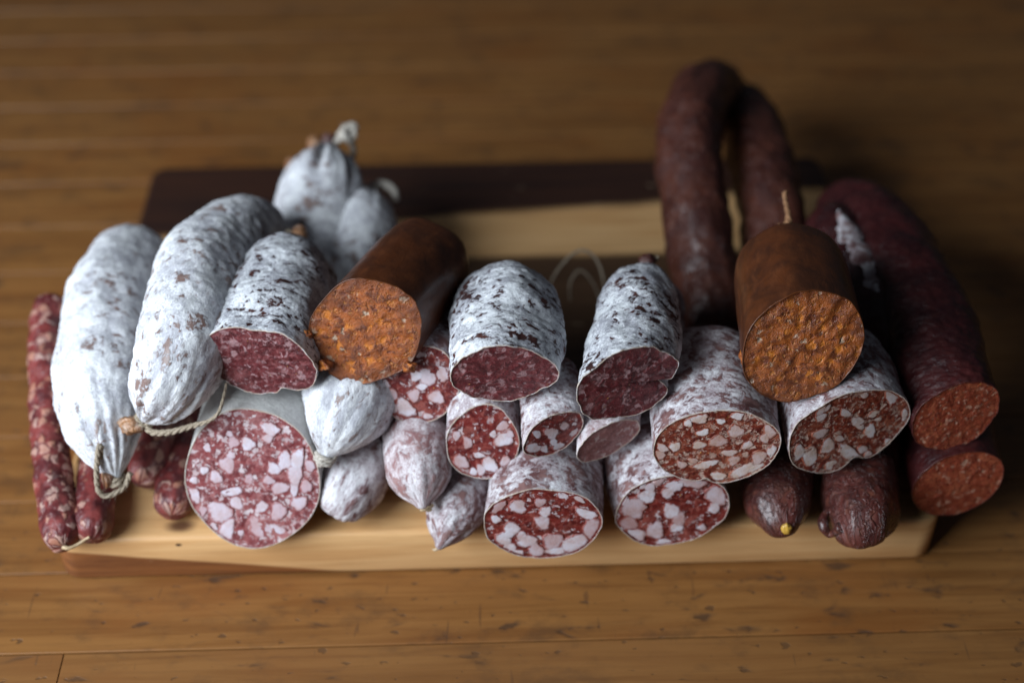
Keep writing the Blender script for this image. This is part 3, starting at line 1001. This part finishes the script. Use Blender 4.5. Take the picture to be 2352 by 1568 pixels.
sausage('sliced_salami', 'sliced salami on the board with blocky white fat, beside the wrinkled dark sausage end',
        [(1543, 1168, 0.052), (1515, 1080, 0.052), (1470, 940, 0.052)], face=(1543, 1170, 262, 162), e=6, yaw=4, casing='thin', cut='cut_red',
        seed=3, cat='salami', group=G_CUT, fat_mat='fat_red', lumps=0.9,
        fats=K(1400, 900, 2.94, [
            (870, 805, 110, 45, 0), (730, 840, 60, 40, 0), (1030, 910, 65, 80, -10), (530, 915, 60, 50, 0), (430, 1000, 100, 65, -20),
            (700, 1020, 60, 50, 10), (760, 1080, 50, 45, 20), (590, 1160, 65, 55, -10), (430, 1195, 80, 45, 10), (920, 1170, 45, 50, -20),
            (740, 1140, 50, 30, 0), (600, 800, 50, 40, -10), (680, 890, 50, 35, 0), (480, 830, 50, 30, -10), (400, 1110, 60, 40, 0),
            (1010, 1000, 40, 40, 0), (550, 850, 40, 30, 0), (650, 1240, 50, 20, 0), (360, 940, 40, 40, 0)]))

i = sausage('small_salami', 'small white mouldy salami end on the board beside the largest cut salami',
            [(768, 1172, 0.036), (800, 1120, 0.0445), (860, 1000, 0.0450), (930, 860, 0.0450)], r=0.0168, front='round', casing='thin', seed=4,
            lumps=1.0, wrinkle=0.35, cat='salami', group=G_SMALL)
tube('casing_tail', [px(752, 1128, 0.040), px(744, 1136, 0.040), px(741, 1142, 0.041)], 0.0022, M['stub'], i['root'], 8, 14, [(0, 1), (0.6, 0.8), (1, 0.3)])

i = sausage('small_salami', 'smallest pointed mouldy salami end lying lowest on the board',
            [(1005, 1262, 0.034), (1018, 1235, 0.037), (1048, 1165, 0.0415), (1085, 1070, 0.0415), (1125, 960, 0.0415)], r=0.0138, front='cone', casing='thin', seed=5,
            pleats=7, lumps=0.7, wrinkle=0.3, cat='salami', group=G_SMALL)
tube('casing_tail', [px(1006, 1258, 0.0345), px(999, 1262, 0.034), px(993, 1260, 0.034)], 0.0009, M['gut'], i['root'], 7, 12, [(0, 1), (1, 0.5)])

i = sausage('smoked_sausage', 'shiny dark smoked sausage end on the board with a yellow fat drop',
            [(1800, 1232, 0.040), (1794, 1190, 0.0455), (1785, 1090, 0.0455), (1800, 930, 0.0455), (1815, 800, 0.0455)], r=0.0166, front='egg', casing='wet_skin', seed=6,
            lumps=1.2, wrinkle=0.28, group=G_DARK, taper=[(0, 0.82), (0.14, 0.95), (0.3, 1.0), (1, 1)])
blob('fat_drop', surf(i, 1808, 1210), 0.0030, M['gold'], i['root'], 3, (0.8, 0.7, 1.0))

i = sausage('smoked_sausage', 'wrinkled dark smoked sausage end on the board with a curled casing tail',
            [(1985, 1250, 0.040), (1978, 1205, 0.0460), (1975, 1110, 0.0460), (1990, 950, 0.0460), (2000, 820, 0.0460)], r=0.0172, front='round', casing='wet_skin', seed=7,
            lumps=1.6, wrinkle=0.38, group=G_DARK)
tube('casing_tail', [surf(i, 1925, 1205), px(1908, 1226, 0.044), px(1893, 1212, 0.046), px(1891, 1190, 0.048), px(1902, 1174, 0.049), px(1912, 1178, 0.049)],
     0.0021, M['wet_skin'], i['root'], 10, 44, [(0, 1.3), (0.3, 0.8), (0.6, 1.2), (0.8, 0.8), (1, 0.7)], seed=4)

sausage('cut_chorizo', 'lower of two red cut chorizo ends stacked at the board edge',
        [(2200, 1111, 0.0490), (2165, 960, 0.0490), (2120, 800, 0.0490)], face=(2201, 1110, 214, 150), e=4, yaw=8, casing='dark_skin', cut='cut_chorizo',
        seed=8, group=G_DARK, face_amp=0.25, lumps=0.8)

# thin dry sticks at the corner
i = sausage('dry_sausage_stick', 'longest thin dry red sausage stick leaning against the white salami',
            [(148, 1255, 0.0375), (140, 1220, 0.0385), (122, 1080, 0.0440), (112, 950, 0.0520), (108, 800, 0.0620), (118, 682, 0.0690)], r=0.0088, front='round', casing='stick', seed=9,
            lumps=0.9, wrinkle=0.25, group=G_STICK, NTH=64, NS=150)
tube('gut_string', [px(146, 1254, 0.037), px(158, 1258, 0.037), px(178, 1250, 0.037), px(196, 1238, 0.038), px(206, 1232, 0.039)], 0.0009, M['gut'], i['root'], 8, 30, [(0, 1.6), (0.3, 0.9), (1, 0.7)])
sausage('dry_sausage_stick', 'short thin dry sausage stick with pale tip under the white salami tail',
        [(212, 1240, 0.0365), (214, 1200, 0.0375), (222, 1100, 0.0375), (250, 960, 0.0375), (285, 820, 0.0375)], r=0.0096, front='round', casing='stick', seed=10,
        lumps=0.9, wrinkle=0.25, group=G_STICK, NTH=64, NS=150)
sausage('dry_sausage_stick', 'thin dry sausage stick half hidden behind the roped white salami tail',
        [(318, 1112, 0.039), (350, 1060, 0.041), (385, 960, 0.041), (420, 830, 0.041)], r=0.0100, front='round', casing='stick', seed=12,
        lumps=0.9, wrinkle=0.25, group=G_STICK, NTH=64, NS=110)
sausage('dry_sausage_stick', 'stub of thin dry sausage beside the largest cut salami face',
        [(392, 1185, 0.0365), (402, 1135, 0.0375), (425, 1020, 0.0375), (455, 880, 0.0375)], r=0.0094, front='round', casing='stick', seed=13,
        lumps=0.9, wrinkle=0.25, group=G_STICK, NTH=64, NS=110)

# ------------------------------------------------------------------ middle row
i = sausage('tied_salami', 'plump white salami end tied off in a knot over the largest cut salami',
            [(742, 1068, 0.066), (752, 1035, 0.072), (790, 945, 0.0840), (830, 840, 0.0860), (870, 720, 0.0860)], r=0.0236, front='tail', casing='white', seed=14, pleats=5, pleat_amp=0.55,
            lumps=1.2, wrinkle=0.35, cat='salami', group=G_SMALL)
tie(i, 0.0042, 0.0040, 'twine_white', 2, 0.0013, 1)
knot('knot', px(741, 1056, 0.0700), 0.0030, 'twine_white', i['root'], 2, 0.0012)

i = sausage('small_salami', 'pinkish mouldy salami end with pale tip below the sliced salami with peppercorns',
            [(974, 1170, 0.0540), (970, 1145, 0.0570), (962, 1060, 0.0640), (955, 930, 0.0680), (955, 800, 0.0680)], r=0.0157, front='cone', casing='pink', seed=15,
            pleats=6, lumps=0.8, wrinkle=0.3, cat='salami', group=G_SMALL, taper=[(0, 1.35), (0.12, 1.18), (0.25, 1.02), (0.4, 1), (1, 1)])
blob('casing_tail', px(978, 1164, 0.0545), 0.0024, M['gut'], i['root'], 5, (1.4, 0.8, 0.8), 0.5)

sausage('sliced_salami', 'sliced salami with peppercorns and large fat cubes tucked under the orange sausage',
        [(963, 888, 0.0970), (1000, 800, 0.0960), (1040, 680, 0.0940)], face=(962, 884, 188, 180), e=20, yaw=-3, casing='thin', cut='cut_red',
        seed=16, cat='salami', group=G_CUT, fat_mat='fat_red',
        fats=K(700, 900, 2.94, [
            (1010, 60, 50, 70, -20), (915, 190, 45, 40, 20), (1075, 205, 50, 45, 10), (850, 280, 70, 55, 30), (970, 130, 40, 25, 0), (755, 185, 40, 40, 0),
            (700, 110, 40, 30, 0), (1115, 30, 40, 70, -20), (760, 290, 35, 35, 0), (1010, 340, 35, 20, 0), (690, 200, 25, 30, 0), (930, 50, 40, 40, 0)]))

sausage('sliced_salami', 'small round sliced salami, bright red face ringed with fat bits',
        [(1110, 1014, 0.0800), (1112, 930, 0.0830), (1118, 800, 0.0850)], face=(1109, 1014, 168, 172), e=20, casing='thin', cut='cut_red',
        seed=17, cat='salami', group=G_CUT, fat_mat='fat_red',
        fats=K(700, 900, 2.94, [
            (1350, 370, 45, 45, 0), (1550, 410, 50, 40, 0), (1555, 510, 55, 50, 10), (1250, 670, 50, 50, 30), (1455, 690, 50, 55, 0), (1570, 665, 40, 35, 0),
            (1395, 725, 35, 35, 0), (1520, 370, 25, 20, 0), (1300, 530, 35, 40, 0), (1600, 470, 30, 30, 0), (1340, 740, 30, 25, 0), (1220, 480, 30, 30, 0),
            (1380, 620, 40, 20, 10), (1480, 470, 25, 25, 0)]))

sausage('sliced_salami', 'thin mouldy salami with slanted glossy red cut, between two spotted salami',
        [(1270, 997, 0.0920), (1264, 920, 0.0940), (1262, 830, 0.0940)], face=(1270, 997, 140, 104), e=8, yaw=24, casing='thin', cut='cut_red',
        seed=18, cat='salami', group=G_CUT, fat_mat='fat_red',
        fats=K(700, 900, 2.94, [
            (1905, 465, 45, 40, -30), (1920, 530, 25, 30, 0), (1770, 570, 50, 35, -10), (1850, 575, 30, 25, 0), (1960, 560, 40, 30, -10), (1800, 470, 30, 25, 0), (1990, 410, 35, 25, -20)]))

sausage('sliced_salami', 'thin salami end with dull pale pink dried cut face under the notched salami',
        [(1398, 1010, 0.0830), (1400, 930, 0.0860), (1404, 830, 0.0880)], face=(1397, 1012, 146, 98), e=2, yaw=26, casing='pink', cut='cut_dull',
        seed=19, cat='salami', group=G_CUT)

sausage('paprika_salami', 'wide flattened mouldy salami with marbled orange red face beside the notched salami',
        [(1646, 1024, 0.0900), (1635, 910, 0.0895), (1622, 782, 0.0880)], face=(1646, 1025, 297, 166), e=4, yaw=0, casing='thin', cut='cut_paprika',
        seed=20, cat='salami', group=G_CUT, fat_mat='fat_paprika', lumps=1.2, notch=[(-97, 0.0030, 0.10, 0.02)],
        fats=K(1400, 900, 2.94, [
            (905, 360, 60, 35, 0), (825, 395, 30, 25, 0), (1180, 340, 50, 25, -10), (1420, 440, 50, 50, 30), (1375, 500, 35, 30, 0), (900, 550, 50, 25, 0),
            (1170, 450, 60, 40, 0), (1040, 520, 60, 40, -10), (950, 690, 90, 25, -10), (1150, 660, 40, 35, 0), (1210, 740, 90, 40, -30), (1330, 640, 60, 40, -20),
            (1430, 600, 35, 50, 10), (640, 570, 40, 30, 20), (730, 560, 40, 30, 0), (620, 620, 40, 30, 0), (1040, 770, 50, 30, 10), (1250, 550, 40, 25, -30),
            (1060, 380, 30, 20, 0), (1340, 350, 35, 25, 0), (860, 660, 35, 20, 0), (930, 460, 50, 20, -10), (1120, 605, 60, 20, 0), (780, 690, 35, 25, 0),
            (1300, 720, 60, 30, -20), (1450, 660, 40, 30, -30)]))

sausage('paprika_salami', 'mouldy salami with marbled face and pinched underside above the curled tail sausage',
        [(1950, 990, 0.0900), (1925, 900, 0.0890), (1895, 780, 0.0860)], face=(1950, 990, 276, 194), e=4, yaw=18, casing='thin', cut='cut_paprika',
        seed=21, cat='salami', group=G_CUT, fat_mat='fat_paprika', lumps=1.2, notch=[(-76, 0.0045, 0.16, 0.02)],
        fats=K(1700, 900, 2.94, [
            (915, 285, 60, 30, -35), (1055, 190, 35, 30, 0), (1205, 185, 35, 25, 0), (1410, 195, 55, 45, -30), (1440, 260, 30, 30, -40), (1075, 320, 35, 30, 0),
            (1165, 390, 50, 40, 20), (1250, 445, 40, 45, 10), (890, 470, 50, 30, -30), (945, 555, 40, 60, 20), (820, 630, 50, 80, 10), (1110, 620, 90, 50, 30),
            (1195, 580, 35, 25, 0), (970, 690, 50, 25, -30), (1290, 340, 40, 40, 0), (1500, 330, 25, 40, 0), (1030, 500, 30, 25, 0), (900, 350, 40, 25, -30),
            (740, 600, 40, 50, 20), (1390, 530, 40, 30, -30), (1240, 620, 30, 25, 0)]))

sausage('cut_chorizo', 'upper red cut chorizo, long dark curved sausage arching over the board edge',
        [(2196, 957, 0.0860), (2160, 840, 0.0900), (2106, 705, 0.0940), (2048, 600, 0.0930), (1988, 520, 0.0840), (1940, 480, 0.0700)], face=(2196, 957, 206, 158), e=6, yaw=12, casing='dark_skin', cut='cut_chorizo',
        seed=22, group=G_DARK, face_amp=0.25, lumps=1.9, wrinkle=0.6, back='round', taper=[(0, 1), (0.3, 1.06), (0.6, 1.12), (1, 1.05)], NS=170)

# ------------------------------------------------------------------ whole white salami on the left
i = sausage('tied_salami', 'outermost whole white salami with pleated tail and rope loop above the dry sticks',
            [(268, 1118, 0.0560), (262, 1085, 0.0610), (238, 970, 0.0750), (232, 850, 0.0830), (245, 730, 0.0860), (275, 640, 0.0830), (325, 584, 0.0700)], r=0.0212, front='tail', back='round', casing='white', seed=23,
            pleats=13, taper=[(0, 0.85), (0.12, 0.88), (0.3, 1), (1, 1)], lumps=1.5, wrinkle=0.55, cat='salami', group=G_WHOLE, NS=170)
tie(i, 0.0030, 0.0034, 'twine', 2, 0.0013, 2)
tube('casing_tail', [px(262, 1096, 0.060), px(250, 1100, 0.0605), px(238, 1103, 0.061)], 0.0040, M['stub'], i['root'], 10, 16, [(0, 0.6), (0.5, 0.9), (1, 1.0)], seed=2)
tube('rope_loop', [px(300, 1086, 0.063), px(285, 1118, 0.057), px(250, 1138, 0.055), px(228, 1128, 0.058), px(222, 1090, 0.066), px(224, 1050, 0.074), px(228, 1025, 0.079), px(233, 1030, 0.077), px(231, 1050, 0.072)],
     0.0013, M['twine'], i['root'], 8, 130, None, 0.75, 3, 60, 3)

i = sausage('tied_salami', 'long curved whole white salami with knotted tip and loose rope',
            [(318, 978, 0.0800), (338, 955, 0.0860), (392, 870, 0.1050), (428, 770, 0.1150), (450, 675, 0.1180), (490, 597, 0.1130), (562, 556, 0.1000), (636, 568, 0.0860)], r=0.0222, front='tail', back='round', casing='white', seed=24,
            pleats=11, taper=[(0, 0.80), (0.12, 0.84), (0.32, 1), (1, 1)], lumps=1.6, wrinkle=0.55, cat='salami', group=G_WHOLE, NS=180)
tie(i, 0.0050, 0.0036, 'twine', 2, 0.0013, 4)
blob('casing_stub', px(304, 975, 0.0830), 0.0046, M['stub'], i['root'], 6, (1.25, 0.9, 0.85), 0.55)
tube('rope_end', [px(332, 975, 0.083), px(350, 992, 0.082), px(390, 992, 0.084), px(440, 978, 0.088), px(480, 966, 0.092), px(503, 945, 0.096), px(515, 905, 0.100), px(520, 880, 0.102)],
     0.0013, M['twine'], i['root'], 8, 110, [(0, 1.2), (0.5, 1), (0.62, 0.7), (1, 0.5)], 0.75, 3, 60, 5)

# ------------------------------------------------------------------ white salami at the back
i = sausage('tied_salami', 'white salami with deeply pleated neck standing out at the back of the board',
            [(722, 700, 0.0560), (722, 600, 0.0660), (730, 510, 0.0760), (742, 420, 0.0860), (752, 350, 0.0930), (757, 322, 0.0950)], r=0.0245, front='round', back='tail', casing='white', seed=25,
            pleats=8, pleat_amp=1.7, lumps=0.9, wrinkle=0.3, cat='salami', group=G_WHOLE)
tube('casing_neck', [px(752, 350, 0.093), px(756, 330, 0.097), px(760, 312, 0.100)], 0.0050, M['stub_dark'], i['root'], 12, 20, [(0, 0.8), (0.5, 1.0), (1, 0.9)], seed=3)
knot('twine_knot', px(800, 298, 0.103), 0.0066, 'twine_white', i['root'], 8, 0.0019)
tube('rope_end', [px(765, 330, 0.098), px(785, 318, 0.101), px(803, 322, 0.097), px(812, 345, 0.09), px(808, 370, 0.084)], 0.0018, M['twine_white'], i['root'], 8, 50, None, 0.75, 3, 20, 6)
tube('casing_flap', [px(735, 352, 0.094), px(724, 335, 0.097), px(722, 318, 0.099)], 0.0046, M['stub'], i['root'], 8, 18, [(0, 0.6), (0.5, 1.0), (1, 0.7)], seed=5)
tube('casing_fold', [px(690, 405, 0.083), px(676, 388, 0.086), px(670, 368, 0.088)], 0.0050, M['stub'], i['root'], 8, 18, [(0, 0.6), (0.5, 1.0), (1, 0.7)], seed=7)

i = sausage('tied_salami', 'white salami with thin curled tail behind the tilted orange sausage',
            [(806, 700, 0.0580), (814, 630, 0.0650), (826, 550, 0.0720), (840, 480, 0.0770), (850, 432, 0.0800)], r=0.0205, front='round', back='cone', casing='white', seed=26,
            pleats=6, lumps=0.9, wrinkle=0.3, cat='salami', group=G_WHOLE)
tube('casing_tail', [px(841, 455, 0.0790), px(850, 433, 0.0800), px(868, 425, 0.0790), px(890, 426, 0.0790), px(905, 440, 0.077), px(911, 462, 0.073)], 0.0030, M['twine_white'], i['root'], 10, 50, [(0, 1.6), (0.3, 1.0), (0.8, 0.8), (1, 0.5)], seed=2)

# ------------------------------------------------------------------ top row
i = sausage('spotted_salami', 'dark spotted white salami leaning on the curved whole salami, oval dark red cut',
            [(592, 828, 0.1160), (628, 710, 0.1150), (666, 605, 0.1090), (680, 574, 0.1060)], face=(592, 828, 261, 156), e=2, yaw=-12, casing='spot', cut='cut_fine',
            seed=27, cat='salami', group=G_CUT, lumps=2.3, wrinkle=0.45, face_amp=0.30, face_scale=0.005, jag=0.6, notch=[(-62, 0.0030, 0.13, 0.012), (-150, 0.0015, 0.3, 0.03)], back='dome_tip')
tube('casing_tail', [px(684, 560, 0.1050), px(688, 540, 0.1070), px(690, 522, 0.1090)], 0.0044, M['stub'], i['root'], 10, 18, [(0, 0.8), (0.5, 1.0), (1, 0.7)], seed=8)
tube('twine_knot', [px(660, 530, 0.1085), px(668, 535, 0.1085), px(680, 545, 0.1075), px(695, 548, 0.1065), px(704, 540, 0.1065)], 0.0013, M['twine'], i['root'], 8, 30, None, 0.75, 3, 14, 3)

i = sausage('orange_sausage', 'long orange sausage tilted above the peppercorn salami, crumbly round cut',
            [(838, 762, 0.1270), (892, 698, 0.1240), (950, 632, 0.1190), (1000, 584, 0.1150)], face=(838, 761, 258, 242), e=17, yaw=-3, casing='orange_skin', cut='crumb',
            seed=28, group=G_OR, lumps=0.6, wrinkle=0.06, face_amp=0.45, face_scale=0.0060, jag=0.9, back='blunt')
for k, (u, v, z, rr) in enumerate([(704, 768, 0.126, 0.0022), (742, 838, 0.1140, 0.0030), (940, 842, 0.1120, 0.0028)]):
    blob('paste_crumb', px(u, v, z), rr, M['crumb'], i['root'], k + 3, (1.2, 0.8, 0.8), 0.5)

sausage('spotted_salami', 'squat spotted white salami with wide dark red cut in the middle of the top row',
        [(1157, 860, 0.1220), (1163, 740, 0.1200), (1172, 640, 0.1150)], face=(1157, 861, 257, 130), e=-6, yaw=2, casing='spot', cut='cut_fine',
        seed=29, cat='salami', group=G_CUT, lumps=2.2, wrinkle=0.5, face_amp=0.28, face_scale=0.005, jag=0.6, back='round', taper=[(0, 1), (0.35, 1.05), (0.7, 1.0), (1, 0.95)])

i = sausage('spotted_salami', 'tapering spotted white salami with a deep notch in its dark red cut',
            [(1443, 880, 0.1200), (1455, 760, 0.1180), (1474, 650, 0.1140), (1482, 615, 0.1120)], face=(1445, 878, 240, 172), e=4, yaw=20, casing='spot', cut='cut_fine',
            seed=30, cat='salami', group=G_CUT, lumps=1.9, wrinkle=0.5, face_amp=0.22, face_scale=0.005, jag=0.6, notch=[(-24, 0.0072, 0.085, 0.010), (-22, 0.0020, 0.30, 0.02)],
            back='cone', taper=[(0, 1), (0.4, 0.93), (0.75, 0.86), (1, 0.95)])
blob('casing_stub', px(1488, 598, 0.1130), 0.0036, M['stub_dark'], i['root'], 11, (1.1, 0.9, 0.9), 0.4)
tube('twine_knot', [px(1484, 612, 0.1120), px(1494, 606, 0.1125), px(1504, 597, 0.1130), px(1510, 590, 0.1135)], 0.0012, M['twine'], i['root'], 8, 20, None, 0.75, 3, 8, 4)

i = sausage('orange_sausage', 'short orange sausage with a string on top resting on the marbled salami',
            [(1847, 793, 0.1330), (1832, 710, 0.1300), (1816, 630, 0.1260), (1808, 590, 0.1240)], face=(1846, 795, 280, 258), e=17, yaw=8, casing='orange_skin', cut='crumb',
            seed=31, group=G_OR, lumps=0.7, wrinkle=0.08, face_amp=0.55, face_scale=0.0060, jag=1.0, back='blunt')
tube('twine_tail', [px(1785, 522, 0.1290), px(1797, 528, 0.1290), px(1808, 518, 0.1310), px(1811, 496, 0.1350), px(1806, 470, 0.1400), px(1802, 448, 0.1440), px(1806, 440, 0.1450)],
     0.0013, M['twine_brown'], i['root'], 8, 60, [(0, 1.6), (0.3, 1.5), (0.5, 1.0), (1, 0.8)], 0.75, 3, 40, 9)
blob('casing_stub', px(1798, 528, 0.1270), 0.0042, M['stub_dark'], i['root'], 14, (1.6, 0.9, 0.7), 0.4)
blob('paste_crumb', px(1712, 818, 0.1280), 0.0032, M['crumb'], i['root'], 9, (0.9, 0.9, 1.1), 0.5)
blob('paste_crumb', px(1834, 668, 0.1500), 0.0018, M['crumb'], i['root'], 12, (1.2, 0.9, 0.8), 0.6)

# ------------------------------------------------------------------ dark sausages at the back
sausage('looped_sausage', 'long dark smoked sausage bent in a loop over the back edge of the board',
        [(1665, 800, 0.0480), (1636, 680, 0.0600), (1606, 520, 0.0800), (1586, 390, 0.0940), (1586, 290, 0.1000), (1612, 220, 0.0960), (1642, 208, 0.0760), (1670, 250, 0.0500), (1704, 262, 0.0620), (1732, 316, 0.0750), (1755, 395, 0.0800), (1774, 490, 0.0780), (1790, 600, 0.0660), (1805, 720, 0.0520)],
        r=0.0176, front='round', back='round', casing='loop_skin', seed=33, lumps=2.0, wrinkle=0.6, group=G_DARK, NS=260)
i = sausage('smoked_sausage', 'slim dark sausage with a white mould streak beside the short orange sausage',
            [(2060, 850, 0.0800), (2022, 740, 0.0900), (1978, 640, 0.0960), (1925, 545, 0.0960), (1898, 500, 0.0900)], r=0.0130, front='round', back='round', casing='dark_skin', seed=34,
            lumps=0.9, wrinkle=0.3, group=G_DARK)
# the mould streak follows the skin of that sausage
pa, rr = i['path'], i['r']
ns, na = 60, 16
ss = np.linspace(0.30, 0.80, ns) * pa.L
cc, tt, nn, bb = pa.at(ss)
mv = []
for a in range(ns):
    wd = R(24) * math.sin(math.pi * (a + 0.5) / ns)**0.6 * (1 + 0.6 * float(perlin(np.array([a * 0.23, 3.1, 0.7]))) + 0.2 * float(perlin(np.array([a * 0.71, 1.1, 0.2]))))
    mid_ = R(95) + 0.2 * float(perlin(np.array([a * 0.1, 8.2, 1.7])))
    for b in range(na):
        an = mid_ + wd * (2 * b / (na - 1) - 1)
        hgt = 0.0009 * (1 - (2 * b / (na - 1) - 1)**2) + 0.0004
        mv.append(cc[a] + (nn[a] * math.cos(an) + bb[a] * math.sin(an)) * (rr + hgt))
mv = np.array(mv)
mesh_obj('mould_streak', mv, grid_faces(ns, na, False), M['thin'], i['root'], {'tub': mv, 'rim': np.zeros(len(mv))})

sausage('small_salami', 'mouldy salami end in shadow behind the notched spotted salami',
        [(1500, 850, 0.0850), (1508, 760, 0.0870), (1512, 665, 0.0870)], r=0.0130, front='round', back='round', casing='thin', seed=35, cat='salami', group=G_SMALL, NTH=64, NS=80)

tw = thing('loose_twine', 'thin pale loops of loose twine on the board behind the top row salami', 'twine', tuple(px(1330, 640, Z0)))
tube('strand', [px(1262, 655, 0.060), px(1285, 615, 0.070), px(1320, 580, 0.076), px(1352, 578, 0.076), px(1375, 605, 0.070), px(1388, 650, 0.062), px(1395, 700, 0.050)], 0.0007, M['twine'], tw, 8, 60, None, 0.75, 3, 10, 1)
tube('strand', [px(1310, 690, 0.045), px(1310, 650, 0.055), px(1328, 622, 0.060), px(1350, 632, 0.058), px(1370, 665, 0.050), px(1380, 700, 0.042)], 0.0006, M['twine'], tw, 8, 50, None, 0.75, 3, 8, 2)

for q in REPORT:
    print('SAUSAGE', *q)
